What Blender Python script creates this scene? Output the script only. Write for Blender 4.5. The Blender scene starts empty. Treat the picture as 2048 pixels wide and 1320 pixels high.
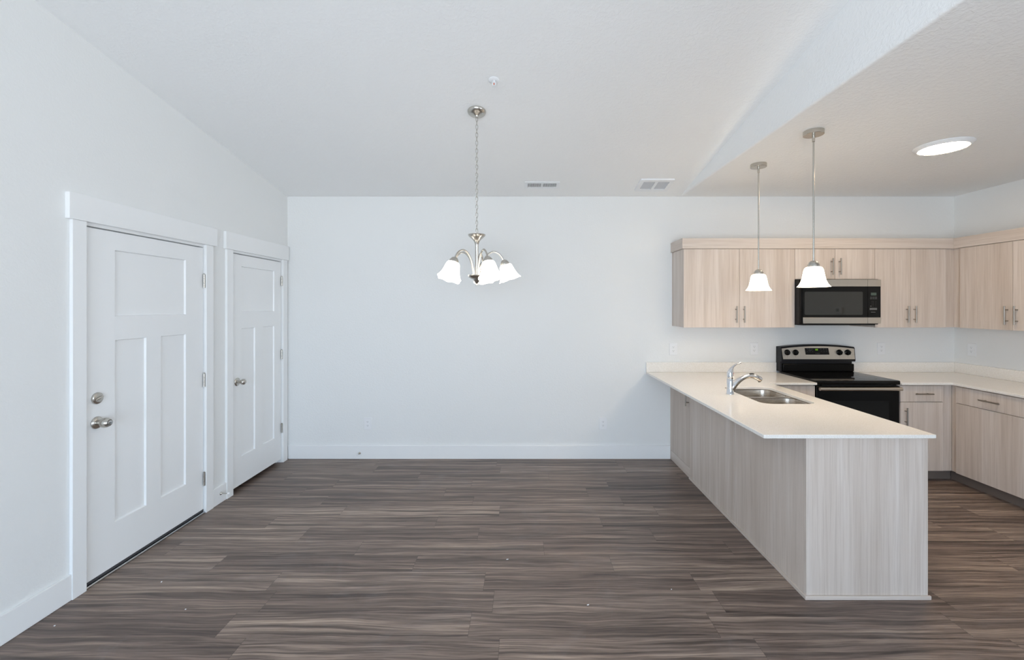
import bpy, bmesh, math, random
from mathutils import Vector, Matrix

# ------------------------------------------------------------------ camera, daylight, exposure
SC = bpy.context.scene
COL = SC.collection
PI = math.pi
CAM_Z = 1.597
cam_d = bpy.data.cameras.new('camera')
cam = bpy.data.objects.new('camera', cam_d)
COL.objects.link(cam)
cam.location = (0, 0, CAM_Z)
cam.rotation_euler = (PI / 2, 0, 0)
cam_d.sensor_width = 36.0
cam_d.lens = 875.0 / 2048.0 * 36.0
cam_d.shift_x = -21.0 / 2048.0
cam_d.shift_y = -48.0 / 2048.0
cam_d.clip_start = 0.05
SC.camera = cam

SKY_COLOR = (0.715, 0.88, 1.075)
SKY_STRENGTH = 9.0
world = bpy.data.worlds.new('daylight')
SC.world = world
world.use_nodes = True
_wt = world.node_tree
_wt.nodes.clear()
_wo = _wt.nodes.new('ShaderNodeOutputWorld')
_wb = _wt.nodes.new('ShaderNodeBackground')
_wg = _wt.nodes.new('ShaderNodeTexCoord')
_ws = _wt.nodes.new('ShaderNodeSeparateXYZ')
_wr = _wt.nodes.new('ShaderNodeValToRGB')
_wr.color_ramp.elements[0].position = 0.46
_wr.color_ramp.elements[0].color = (0.91, 1.00, 1.10, 1)   # unseen ground, brightened to throw light up at the ceiling
_wr.color_ramp.elements[1].position = 0.54
_wr.color_ramp.elements[1].color = SKY_COLOR + (1,)
_wm = _wt.nodes.new('ShaderNodeMath')
_wm.operation = 'MULTIPLY_ADD'
_wm.inputs[1].default_value = 0.5
_wm.inputs[2].default_value = 0.5
_wt.links.new(_wg.outputs['Generated'], _ws.inputs[0])
_wt.links.new(_ws.outputs['Z'], _wm.inputs[0])
_wt.links.new(_wm.outputs[0], _wr.inputs[0])
_wt.links.new(_wr.outputs[0], _wb.inputs['Color'])
_wb.inputs['Strength'].default_value = SKY_STRENGTH
_wt.links.new(_wb.outputs[0], _wo.inputs[0])

SHADE_GLOW = 4.0       # chandelier glass
PENDANT_GLOW = 15.5     # pendant glass
DISC_GLOW = 78.0       # round ceiling light
SC.view_settings.view_transform = 'Standard'
SC.view_settings.look = 'None'
SC.view_settings.gamma = 1.0
SC.view_settings.exposure = 0.0
SC.view_settings.use_curve_mapping = False
SC.cycles.use_denoising = True
SC.cycles.max_bounces = 12
SC.cycles.diffuse_bounces = 8
SC.cycles.sample_clamp_indirect = 8.0

# ------------------------------------------------------------------ room measures (metres)
XL, XR, YB, YR = -2.461, 4.523, 4.581, -2.6   # left, right, back and rear wall faces
ZC = 2.743                                     # flat ceiling
SLOPE = 1.0 / 6.0                              # vault rises towards the rear
XS = 1.649                                     # edge of the flat kitchen ceiling
ZV = lambda y: ZC + SLOPE * (YB - y)
CT, CTB = 0.907, 0.887                         # worktop top and underside

# ------------------------------------------------------------------ materials
def srgb(r, g, b):
    f = lambda c: (c / 255.0) / 12.92 if c <= 10 else (((c / 255.0) + 0.055) / 1.055) ** 2.4
    return (f(r), f(g), f(b), 1.0)

class NT:
    def __init__(s, name):
        s.m = bpy.data.materials.new(name)
        s.m.use_nodes = True
        s.t = s.m.node_tree
        s.t.nodes.clear()
        s.out = s.n('ShaderNodeOutputMaterial')
    def n(s, kind, **kw):
        nd = s.t.nodes.new(kind)
        for k, v in kw.items():
            setattr(nd, k, v)
        return nd
    def l(s, a, b):
        s.t.links.new(a, b)
    def math(s, op, a, b=None, c=None):
        nd = s.n('ShaderNodeMath', operation=op)
        for i, v in enumerate((a, b, c)):
            if v is None:
                continue
            if isinstance(v, (int, float)):
                nd.inputs[i].default_value = v
            else:
                s.l(v, nd.inputs[i])
        return nd.outputs[0]
    def vmath(s, op, a, b):
        nd = s.n('ShaderNodeVectorMath', operation=op)
        for i, v in enumerate((a, b)):
            if isinstance(v, (tuple, list)):
                nd.inputs[i].default_value = v
            else:
                s.l(v, nd.inputs[i])
        return nd.outputs[0]
    def noise(s, vec, scale=1.0, detail=4.0, rough=0.5, dist=0.0):
        nd = s.n('ShaderNodeTexNoise')
        nd.inputs['Scale'].default_value = scale
        nd.inputs['Detail'].default_value = detail
        nd.inputs['Roughness'].default_value = rough
        nd.inputs['Distortion'].default_value = dist
        s.l(vec, nd.inputs['Vector'])
        return nd.outputs[0]
    def ramp(s, fac, stops):
        nd = s.n('ShaderNodeValToRGB')
        e = nd.color_ramp.elements
        while len(e) < len(stops):
            e.new(0.5)
        for el, (p, c) in zip(e, stops):
            el.position = p
            el.color = c
        s.l(fac, nd.inputs[0])
        return nd.outputs[0]
    def mix(s, fac, a, b, mode='MIX'):
        nd = s.n('ShaderNodeMix', data_type='RGBA', blend_type=mode)
        for i, v in ((0, fac), (6, a), (7, b)):
            if isinstance(v, (int, float)):
                nd.inputs[i].default_value = v
            elif isinstance(v, tuple):
                nd.inputs[i].default_value = v
            else:
                s.l(v, nd.inputs[i])
        return nd.outputs[2]
    def principled(s, color, rough=0.5, metal=0.0, spec=0.5, coat=0.0):
        p = s.n('ShaderNodeBsdfPrincipled')
        if isinstance(color, tuple):
            p.inputs['Base Color'].default_value = color
        else:
            s.l(color, p.inputs['Base Color'])
        if isinstance(rough, (int, float)):
            p.inputs['Roughness'].default_value = rough
        else:
            s.l(rough, p.inputs['Roughness'])
        p.inputs['Metallic'].default_value = metal
        p.inputs['Specular IOR Level'].default_value = spec
        p.inputs['Coat Weight'].default_value = coat
        p.inputs['Coat Roughness'].default_value = 0.05
        s.l(p.outputs[0], s.out.inputs[0])
        s.p = p
        return p
    def bump(s, height, strength, dist=0.01):
        b = s.n('ShaderNodeBump')
        b.inputs['Strength'].default_value = strength
        b.inputs['Distance'].default_value = dist
        s.l(height, b.inputs['Height'])
        s.l(b.outputs[0], s.p.inputs['Normal'])
    def coords(s, rnd=True):
        tc = s.n('ShaderNodeTexCoord').outputs['Object']
        if not rnd:
            return tc
        oi = s.n('ShaderNodeObjectInfo').outputs['Random']
        k = s.math('MULTIPLY', oi, 53.0)
        cb = s.n('ShaderNodeCombineXYZ')
        for i in range(3):
            s.l(k, cb.inputs[i])
        return s.vmath('ADD', tc, cb.outputs[0])

def m_plain(name, color, rough=0.5, metal=0.0, spec=0.5, coat=0.0, mottling=0.03):
    t = NT(name)
    v = t.coords()
    f = t.noise(v, 9.0, 3.0)
    dark = tuple(c * (1 - mottling) for c in color[:3]) + (1,)
    lite = tuple(min(1, c * (1 + mottling)) for c in color[:3]) + (1,)
    t.principled(t.mix(f, dark, lite), rough, metal, spec, coat)
    return t.m

def m_wall(name, color, bump, scale=55.0):
    t = NT(name)
    v = t.coords(False)
    f = t.noise(v, scale, 3.0, 0.55, 0.6)
    g = t.noise(v, 1.3, 2.0)
    dark = tuple(c * 0.985 for c in color[:3]) + (1,)
    t.principled(t.mix(g, dark, color), 0.62, 0, 0.35)
    r = t.ramp(f, [(0.42, (0, 0, 0, 1)), (0.62, (1, 1, 1, 1))])
    t.bump(r, bump, 0.004)
    return t.m

def m_wood(name, axis='Z'):
    """pale ash-like laminate, grain along the given axis"""
    t = NT(name)
    v = t.coords()
    lo, hi = 0.45, 9.5
    sc = {'X': (lo, hi, hi), 'Y': (hi, lo, hi), 'Z': (hi, hi, lo)}[axis]
    fs = {'X': (2.2, 130, 130), 'Y': (130, 2.2, 130), 'Z': (130, 130, 2.2)}[axis]
    band = t.noise(t.vmath('MULTIPLY', v, sc), 1.0, 3.0, 0.55, 0.5)
    fine = t.noise(t.vmath('MULTIPLY', v, fs), 1.0, 4.0, 0.65, 0.25)
    mid = t.noise(t.vmath('MULTIPLY', v, tuple(3.1 * q if q > 5 else q * 2.2 for q in sc)), 1.0, 3.0, 0.6, 0.9)
    base = t.ramp(band, [(0.34, srgb(198, 185, 174)), (0.5, srgb(208, 196, 186)), (0.66, srgb(216, 206, 198))])
    c2 = t.mix(t.ramp(mid, [(0.40, (1, 1, 1, 1)), (0.52, (0, 0, 0, 1))]), base, srgb(198, 186, 176))
    c2b = t.mix(0.34, base, c2)
    lines = t.ramp(fine, [(0.36, srgb(226, 221, 217)), (0.52, (1, 1, 1, 1))])
    col = t.mix(0.5, c2b, t.mix(1.0, c2b, lines, 'MULTIPLY'))
    t.principled(col, 0.48, 0, 0.35)
    t.bump(fine, 0.08, 0.001)
    return t.m

def m_floor(name):
    """dark walnut-look vinyl planks running left to right"""
    t = NT(name)
    tc = t.n('ShaderNodeTexCoord').outputs['Object']
    sp = t.n('ShaderNodeSeparateXYZ')
    t.l(tc, sp.inputs[0])
    W, L = 0.174, 1.22
    ry = t.math('DIVIDE', t.math('ADD', sp.outputs[1], -2.28 + 40 * W), W)
    row = t.math('FLOOR', ry)
    fy = t.math('FRACT', ry)
    wn = t.n('ShaderNodeTexWhiteNoise', noise_dimensions='1D')
    t.l(row, wn.inputs['W'])
    xx = t.math('DIVIDE', t.math('ADD', sp.outputs[0], 50.0), L)
    cx = t.math('ADD', xx, wn.outputs['Value'])
    colm = t.math('FLOOR', cx)
    fx = t.math('FRACT', cx)
    cb = t.n('ShaderNodeCombineXYZ')
    t.l(row, cb.inputs[0]); t.l(colm, cb.inputs[1])
    w2 = t.n('ShaderNodeTexWhiteNoise', noise_dimensions='2D')
    t.l(cb.outputs[0], w2.inputs['Vector'])
    rnd = w2.outputs['Value']
    off = t.n('ShaderNodeCombineXYZ')
    t.l(t.math('MULTIPLY', rnd, 31.0), off.inputs[0])
    t.l(t.math('MULTIPLY', rnd, 47.0), off.inputs[1])
    t.l(t.math('MULTIPLY', rnd, 17.0), off.inputs[2])
    v = t.vmath('ADD', tc, off.outputs[0])
    # gently wandering grain
    wob = t.noise(t.vmath('MULTIPLY', v, (1.7, 3.0, 1.0)), 1.0, 2.0)
    wv = t.n('ShaderNodeCombineXYZ')
    t.l(t.math('MULTIPLY', t.math('SUBTRACT', wob, 0.5), 0.065), wv.inputs[1])
    gv = t.vmath('ADD', v, wv.outputs[0])
    broad = t.noise(t.vmath('MULTIPLY', gv, (0.8, 34, 1)), 1.0, 5.0, 0.64, 0.55)
    fine = t.noise(t.vmath('MULTIPLY', gv, (4.0, 150, 1)), 1.0, 4.0, 0.65, 0.3)
    col = t.ramp(broad, [(0.33, srgb(88, 75, 68)), (0.45, srgb(128, 112, 102)), (0.55, srgb(155, 137, 125)), (0.68, srgb(194, 174, 156))])
    fcol = t.ramp(fine, [(0.36, srgb(168, 160, 156)), (0.56, (1, 1, 1, 1))])
    col = t.mix(0.8, col, t.mix(1.0, col, fcol, 'MULTIPLY'))
    tone = t.ramp(rnd, [(0.0, srgb(206, 202, 202)), (1.0, (1, 1, 1, 1))])
    col = t.mix(1.0, col, tone, 'MULTIPLY')
    # thin joints
    ey = t.math('MINIMUM', fy, t.math('SUBTRACT', 1.0, fy))
    ex = t.math('MINIMUM', fx, t.math('SUBTRACT', 1.0, fx))
    jy = t.math('LESS_THAN', ey, 0.0055)
    jx = t.math('LESS_THAN', ex, 0.0009)
    j = t.math('MAXIMUM', jy, jx)
    col = t.mix(t.math('MULTIPLY', j, 0.5), col, srgb(40, 35, 34))
    # dusty scuffs left from the building work
    dust = t.noise(t.vmath('MULTIPLY', tc, (1.6, 2.4, 1)), 1.0, 7.0, 0.68, 1.2)
    dm = t.ramp(dust, [(0.54, (0, 0, 0, 1)), (0.74, (1, 1, 1, 1))])
    col = t.mix(t.math('MULTIPLY', dm, 0.16), col, srgb(150, 150, 154))
    rough = t.math('MULTIPLY_ADD', fine, 0.16, 0.33)
    t.principled(col, rough, 0, 0.5)
    h = t.math('SUBTRACT', fine, t.math('MULTIPLY', j, 1.5))
    t.bump(h, 0.12, 0.0015)
    return t.m

def m_quartz(name):
    t = NT(name)
    v = t.coords(False)
    a = t.noise(v, 260.0, 2.0, 0.7)
    b = t.noise(v, 70.0, 3.0, 0.6)
    c = t.ramp(a, [(0.36, srgb(222, 218, 211)), (0.52, srgb(236, 233, 228)), (0.66, srgb(241, 239, 236))])
    d = t.mix(t.ramp(b, [(0.55, (0, 0, 0, 1)), (0.75, (0.5, 0.5, 0.5, 1))]), c, srgb(224, 219, 208))
    t.principled(d, 0.14, 0, 0.5)
    return t.m

def m_brushed(name, color, rough, axis, depth=0.05):
    t = NT(name)
    v = t.coords()
    s = {'X': (3, 400, 400), 'Y': (400, 3, 400), 'Z': (400, 400, 3), 'H': (5, 5, 420)}[axis]
    f = t.noise(t.vmath('MULTIPLY', v, s), 1.0, 2.0)
    t.principled(t.mix(f, tuple(c * 0.9 for c in color[:3]) + (1,), color), t.math('MULTIPLY_ADD', f, 0.12, rough - 0.06), 1.0)
    t.bump(f, depth, 0.0005)
    return t.m

def m_glow(name, color, strength, base=(0.9, 0.89, 0.87, 1)):
    t = NT(name)
    p = t.principled(base, 0.3, 0, 0.5)
    f = t.noise(t.coords(), 14.0, 3.0)
    c = t.mix(f, tuple(q * 0.97 for q in color[:3]) + (1,), color)
    t.l(c, p.inputs['Emission Color'])
    p.inputs['Emission Strength'].default_value = strength
    return t.m

def m_window_glass(name):
    t = NT(name)
    tr = t.n('ShaderNodeBsdfTransparent')
    gl = t.n('ShaderNodeBsdfGlossy')
    gl.inputs['Roughness'].default_value = 0.02
    fr = t.n('ShaderNodeFresnel')
    fr.inputs['IOR'].default_value = 1.45
    mx = t.n('ShaderNodeMixShader')
    t.l(fr.outputs[0], mx.inputs[0]); t.l(tr.outputs[0], mx.inputs[1]); t.l(gl.outputs[0], mx.inputs[2])
    t.l(mx.outputs[0], t.out.inputs[0])
    return t.m

M = {
    'wall': m_wall('wall_paint', srgb(232, 233, 232), 0.10),
    'ceiling': m_wall('ceiling_paint', srgb(243, 244, 244), 0.26, 42.0),
    'trim': m_plain('trim_paint', srgb(238, 239, 239), 0.35, 0, 0.45, 0, 0.006),
    'floor': m_floor('plank_floor'),
    'wood_z': m_wood('laminate_upright', 'Z'),
    'wood_x': m_wood('laminate_lengthwise', 'X'),
    'wood_y': m_wood('laminate_sideways', 'Y'),
    'kick': m_plain('toe_kick_laminate', srgb(120, 108, 100), 0.6),
    'quartz': m_quartz('white_quartz'),
    'nickel': m_plain('brushed_nickel', (0.56, 0.535, 0.49, 1), 0.27, 1.0),
    'nickel_dark': m_plain('satin_nickel_pull', (0.36, 0.33, 0.29, 1), 0.36, 1.0),
    'chrome': m_plain('polished_chrome', (0.78, 0.79, 0.81, 1), 0.10, 1.0),
    'steel_x': m_brushed('stainless_steel', (0.62, 0.57, 0.50, 1), 0.30, 'X'),
    'sink_steel': m_brushed('sink_steel', (0.62, 0.56, 0.49, 1), 0.26, 'H', 0.5),
    'black_gloss': m_plain('black_glass', (0.004, 0.004, 0.004, 1), 0.06, 0, 0.22),
    'black_enamel': m_plain('black_enamel', (0.005, 0.005, 0.005, 1), 0.22, 0, 0.12),
    'black_matte': m_plain('black_plastic', (0.008, 0.008, 0.008, 1), 0.45, 0, 0.25),
    'side_black': m_plain('painted_black_side', (0.015, 0.015, 0.017, 1), 0.4, 0, 0.25),
    'window_black': m_plain('smoked_oven_glass', (0.018, 0.018, 0.015, 1), 0.04, 0, 0.75),
    'lcd': m_plain('lcd_grey_green', srgb(70, 84, 76), 0.3),
    'key_print': m_plain('grey_key_print', srgb(96, 98, 98), 0.5),
    'green_led': m_glow('green_digits', (0.35, 0.9, 0.02, 1), 0.55, (0.02, 0.05, 0.0, 1)),
    'dark': m_plain('dark_cavity', (0.012, 0.012, 0.013, 1), 0.9),
    'rubber': m_plain('dark_rubber', (0.05, 0.05, 0.055, 1), 0.6),
    'alu': m_plain('aluminium', (0.55, 0.57, 0.58, 1), 0.35, 1.0),
    'plastic': m_plain('white_plastic', srgb(234, 235, 236), 0.35, 0, 0.5, 0, 0.005),
    'slot': m_plain('socket_slot', (0.16, 0.16, 0.16, 1), 0.6),
    'white_metal': m_plain('white_enamelled_metal', srgb(236, 238, 240), 0.35, 0, 0.5, 0, 0.005),
    'grille_grey': m_plain('grille_grey', srgb(205, 207, 210), 0.5),
    'orange': m_plain('orange_fluid', (0.75, 0.13, 0.04, 1), 0.15),
    'red': m_plain('red_dot', (0.7, 0.05, 0.05, 1), 0.3),
    'fleck': m_plain('white_fleck', srgb(235, 236, 238), 0.7),
    'glow_arm': m_glow('lit_frosted_glass', (1.0, 0.93, 0.82, 1), SHADE_GLOW),
    'glow_pendant': m_glow('lit_pendant_glass', (1.0, 0.82, 0.60, 1), PENDANT_GLOW),
    'glow_disc': m_glow('lit_diffuser', (1.0, 0.76, 0.50, 1), DISC_GLOW),
    'pane': m_window_glass('window_glass'),
}

# ------------------------------------------------------------------ mesh helpers
class MB:
    """collects geometry in world (or local) metres and links it as ONE mesh object"""
    def __init__(s):
        s.v, s.f = [], []
    def add(s, vs, fs):
        k = len(s.v)
        s.v += [Vector(p) for p in vs]
        s.f += [tuple(i + k for i in f) for f in fs]
        return s
    def box(s, x0, x1, y0, y1, z0, z1):
        vs = [(x, y, z) for x in (x0, x1) for y in (y0, y1) for z in (z0, z1)]
        return s.add(vs, [(0, 1, 3, 2), (4, 6, 7, 5), (0, 4, 5, 1), (2, 3, 7, 6), (0, 2, 6, 4), (1, 5, 7, 3)])
    def lathe(s, prof, origin=(0, 0, 0), axis=(0, 0, 1), n=32, wave=None):
        """prof: (radius, distance along axis) pairs"""
        q = Vector((0, 0, 1)).rotation_difference(Vector(axis).normalized())
        o = Vector(origin)
        k = len(s.v)
        rings = []
        for i, (r, h) in enumerate(prof):
            if r < 1e-6:
                rings.append([len(s.v)])
                s.v.append(o + q @ Vector((0, 0, h)))
                continue
            ring = []
            for j in range(n):
                a = 2 * PI * j / n
                dz = wave(i, a) if wave else 0.0
                ring.append(len(s.v))
                s.v.append(o + q @ Vector((r * math.cos(a), r * math.sin(a), h + dz)))
            rings.append(ring)
        for a, b in zip(rings, rings[1:]):
            if len(a) == 1 and len(b) == 1:
                continue
            for j in range(n):
                jn = (j + 1) % n
                if len(a) == 1:
                    s.f.append((a[0], b[jn], b[j]))
                elif len(b) == 1:
                    s.f.append((a[j], a[jn], b[0]))
                else:
                    s.f.append((a[j], a[jn], b[jn], b[j]))
        return s
    def cyl(s, p, q, r, n=20):
        p, q = Vector(p), Vector(q)
        h = (q - p).length
        return s.lathe([(0, 0), (r, 0), (r, h), (0, h)], p, q - p, n)
    def tube(s, pts, rad, n=14, flat=1.0):
        pts = [Vector(p) for p in pts]
        if isinstance(rad, (int, float)):
            rad = [rad] * len(pts)
        prev = None
        rings = []
        for i, p in enumerate(pts):
            d = (pts[min(i + 1, len(pts) - 1)] - pts[max(i - 1, 0)]).normalized()
            if prev is None:
                u = d.cross(Vector((0.13, 0.97, 0.2))).normalized()
            else:
                u = (prev - d * prev.dot(d)).normalized()
            prev = u
            w = d.cross(u)
            ring = []
            for j in range(n):
                a = 2 * PI * j / n
                ring.append(len(s.v))
                s.v.append(p + rad[i] * (math.cos(a) * u * flat + math.sin(a) * w))
            rings.append(ring)
        for a, b in zip(rings, rings[1:]):
            for j in range(n):
                jn = (j + 1) % n
                s.f.append((a[j], a[jn], b[jn], b[j]))
        s.f.append(tuple(reversed(rings[0])))
        s.f.append(tuple(rings[-1]))
        return s
    def prism(s, poly, a0, a1, axis='Z'):
        """extrude a 2-D polygon: axis Z -> (x,y), X -> (y,z), Y -> (x,z)"""
        mk = {'Z': lambda p, a: (p[0], p[1], a), 'X': lambda p, a: (a, p[0], p[1]), 'Y': lambda p, a: (p[0], a, p[1])}[axis]
        n = len(poly)
        vs = [mk(p, a0) for p in poly] + [mk(p, a1) for p in poly]
        fs = [tuple(range(n)), tuple(range(2 * n - 1, n - 1, -1))]
        fs += [(i, n + i, n + (i + 1) % n, (i + 1) % n) for i in range(n)]
        return s.add(vs, fs)
    def move(s, m):
        s.v = [m @ p for p in s.v]
        return s
    def mesh(s, name, mat, origin=(0, 0, 0), smooth=35.0):
        o = Vector(origin)
        me = bpy.data.meshes.new(name)
        me.from_pydata([tuple(p - o) for p in s.v], [], s.f)
        bm = bmesh.new()
        bm.from_mesh(me)
        bmesh.ops.recalc_face_normals(bm, faces=bm.faces)
        bm.to_mesh(me)
        bm.free()
        me.materials.append(M[mat])
        if smooth:
            for p in me.polygons:
                p.use_smooth = True
            me.set_sharp_from_angle(angle=math.radians(smooth))
        return me
    def build(s, name, mat, parent=None, bevel=0.0, smooth=35.0, loc=None, segs=2):
        org = wloc(parent)
        o = bpy.data.objects.new(name, s.mesh(name, mat, org if loc is None else (0, 0, 0), smooth))
        COL.objects.link(o)
        if parent is not None:
            o.parent = parent
        if loc is not None:
            o.location = loc
        if bevel:
            bv = o.modifiers.new('edge', 'BEVEL')
            bv.width = bevel
            bv.segments = segs
            bv.limit_method = 'ANGLE'
            bv.angle_limit = math.radians(40)
        return o

def wloc(o):
    v = Vector((0, 0, 0))
    while o is not None:
        v += Vector(o.location)
        o = o.parent
    return v

def tag(o, label, cat=None, group=None, kind=None):
    o['label'] = label
    if cat: o['category'] = cat
    if group: o['group'] = group
    if kind: o['kind'] = kind
    return o

def thing(name, loc, label, cat=None, group=None, kind=None):
    o = bpy.data.objects.new(name, None)
    o.empty_display_size = 0.1
    COL.objects.link(o)
    o.location = loc
    return tag(o, label, cat, group, kind)

def dup_tree(o, parent=None):
    c = o.copy()
    COL.objects.link(c)
    if parent is not None:
        c.parent = parent
    for ch in list(o.children):
        dup_tree(ch, c)
    return c

def tri_fill(loops):
    """flat polygon with holes -> (points, triangles)"""
    bm = bmesh.new()
    edges = []
    for lp in loops:
        vs = [bm.verts.new((p[0], p[1], 0)) for p in lp]
        edges += [bm.edges.new((vs[i], vs[(i + 1) % len(vs)])) for i in range(len(vs))]
    bmesh.ops.triangle_fill(bm, use_beauty=True, use_dissolve=False, edges=edges)
    bm.verts.index_update()
    pts = [(v.co.x, v.co.y) for v in bm.verts]
    tris = [tuple(v.index for v in f.verts) for f in bm.faces]
    bm.free()
    return pts, tris

def slab_with_holes(loops, z0, z1):
    pts, tris = tri_fill(loops)
    n = len(pts)
    mb = MB()
    fs = [t for t in tris] + [tuple(i + n for i in reversed(t)) for t in tris]
    k = 0
    for lp in loops:
        m = len(lp)
        fs += [(k + i, k + (i + 1) % m, n + k + (i + 1) % m, n + k + i) for i in range(m)]
        k += m
    return mb.add([(x, y, z0) for x, y in pts] + [(x, y, z1) for x, y in pts], fs)

def rrect(x0, x1, y0, y1, r, n=8):
    out = []
    for cx, cy, a0 in ((x1 - r, y1 - r, 0), (x0 + r, y1 - r, 90), (x0 + r, y0 + r, 180), (x1 - r, y0 + r, 270)):
        for i in range(n + 1):
            a = math.radians(a0 + 90.0 * i / n)
            out.append((cx + r * math.cos(a), cy + r * math.sin(a)))
    return out

def spline(pts, n=6):
    """Catmull-Rom through the points; each point may carry extra values (radius)"""
    out = []
    P = [pts[0]] + list(pts) + [pts[-1]]
    for i in range(1, len(P) - 2):
        for k in range(n):
            t = k / n
            out.append(tuple(0.5 * (2 * b + (c - a) * t + (2 * a - 5 * b + 4 * c - d) * t * t + (3 * b - a - 3 * c + d) * t ** 3)
                             for a, b, c, d in zip(P[i - 1], P[i], P[i + 1], P[i + 2])))
    out.append(tuple(pts[-1]))
    return out

# ------------------------------------------------------------------ the room shell
def struct(name, mb, mat, label, bevel=0.0, smooth=35.0, segs=2):
    return tag(mb.build(name, mat, None, bevel, smooth, None, segs), label, None, None, 'structure')

struct('floor', MB().box(XL - 0.45, XR + 0.15, YR - 0.15, YB + 0.15, -0.12, 0.0), 'floor', 'dark brown wood-look plank floor running left to right', 0, 0)

# window openings (side ones added for light): from, to, sill, head
REAR = (-1.85, 1.45, 0.05, 2.35)
LEFTW = (-2.30, -0.60, 0.55, 2.10)
RIGHTW = (-2.25, 0.30, 0.45, 2.35)
# left wall with two door notches reaching the floor
D1, D2 = (2.452, 3.380), (3.695, 4.468)      # clear door openings along the left wall
DTOP = 2.052
JT = 0.018                                    # jamb thickness
poly = [(LEFTW[1], 0.0)]
for a, b in (D1, D2):
    poly += [(a - JT, 0.0), (a - JT, DTOP + JT), (b + JT, DTOP + JT), (b + JT, 0.0)]
poly += [(YB, 0.0), (YB, ZV(YB)), (LEFTW[1], ZV(LEFTW[1]))]
w = MB().prism(poly, XL - 0.14, XL, 'X')
w.prism([(YR, 0), (LEFTW[0], 0), (LEFTW[0], ZV(LEFTW[0])), (YR, ZV(YR))], XL - 0.14, XL, 'X')
w.box(XL - 0.14, XL, LEFTW[0], LEFTW[1], 0.0, LEFTW[2])
w.prism([(LEFTW[0], LEFTW[3]), (LEFTW[1], LEFTW[3]), (LEFTW[1], ZV(LEFTW[1])), (LEFTW[0], ZV(LEFTW[0]))], XL - 0.14, XL, 'X')
w.box(XL - 0.40, XL - 0.36, 2.1, YB, 0.0, 2.4)          # unseen backing behind the doors, added to keep sky light out
w.box(XL - 0.36, XL - 0.14, 2.1, 2.2, 0.0, 2.4)
w.box(XL - 0.36, XL - 0.14, 3.49, 3.6, 0.0, 2.4)
w.box(XL - 0.36, XL - 0.14, 2.2, YB, 2.15, 2.4)
struct('wall_left', w, 'wall', 'white painted left wall holding two doors', 0, 0)
struct('wall_back', MB().box(XL - 0.4, XR + 0.15, YB, YB + 0.12, 0.0, ZC + 0.1), 'wall', 'white painted back wall behind the chandelier and kitchen', 0, 0)
struct('wall_right', MB().box(XR, XR + 0.12, RIGHTW[1], YB, 0.0, ZC + 0.05).box(XR, XR + 0.12, YR, RIGHTW[0], 0.0, ZC + 0.05).box(XR, XR + 0.12, RIGHTW[0], RIGHTW[1], 0.0, RIGHTW[2]).box(XR, XR + 0.12, RIGHTW[0], RIGHTW[1], RIGHTW[3], ZC + 0.05), 'wall', 'white painted right wall of the kitchen', 0, 0)
# windows behind the camera: a wide glazed door in the rear wall, plus side windows added for more even light
w = MB()
w.box(XL - 0.14, REAR[0], YR - 0.14, YR, 0.0, 4.05).box(REAR[1], XR + 0.12, YR - 0.14, YR, 0.0, 4.05)
w.box(REAR[0], REAR[1], YR - 0.14, YR, 0.0, REAR[2]).box(REAR[0], REAR[1], YR - 0.14, YR, REAR[3], 4.05)
struct('wall_rear', w, 'wall', 'white painted rear wall with a wide glazed door', 0, 0)
def window(name, label, wd, z0, z1, centre, rot):
    """frame, two panes and a light portal; local X runs along the wall, local -Y points into the room"""
    win = thing(name, (centre[0], centre[1], z0), label, None, None, 'structure')
    win.rotation_euler = (0, 0, rot)
    h, t, H = wd / 2, 0.055, z1 - z0
    fr = MB().box(-h, -h + t, -0.035, 0.035, 0, H).box(h - t, h, -0.035, 0.035, 0, H)
    fr.box(-h + t, h - t, -0.035, 0.035, 0, t).box(-h + t, h - t, -0.035, 0.035, H - t, H)
    fr.box(-t / 2, t / 2, -0.035, 0.035, t, H - t)
    fr.build('frame', 'trim', win, 0.003, loc=(0, 0, 0))
    for a, b in ((-h + t, -t / 2), (t / 2, h - t)):
        MB().box(a, b, -0.003, 0.003, t, H - t).build('pane', 'pane', win, 0, 0, loc=(0, 0, 0))
    ld = bpy.data.lights.new('window_portal', 'AREA')
    ld.shape = 'RECTANGLE'
    ld.size, ld.size_y = wd, H
    ld.cycles.is_portal = True
    lo = bpy.data.objects.new('window_portal', ld)
    COL.objects.link(lo)
    c = Vector((0, 0.09, H / 2))
    c.rotate(Matrix.Rotation(rot, 3, 'Z'))
    lo.location = Vector((centre[0], centre[1], z0)) + c
    lo.rotation_euler = (-PI / 2, 0, rot)         # faces into the room
window('window_1', 'white framed glazed patio door in the rear wall', REAR[1] - REAR[0], REAR[2], REAR[3], ((REAR[0] + REAR[1]) / 2, YR - 0.07), PI)
window('added_window_left', 'unseen white framed window added in the left wall to light the peninsula side', LEFTW[1] - LEFTW[0], LEFTW[2], LEFTW[3], (XL - 0.07, (LEFTW[0] + LEFTW[1]) / 2), PI / 2)
window('added_window_right', 'unseen white framed window added in the right wall to light the left wall', RIGHTW[1] - RIGHTW[0], RIGHTW[2], RIGHTW[3], (XR + 0.06, (RIGHTW[0] + RIGHTW[1]) / 2), -PI / 2)
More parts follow.
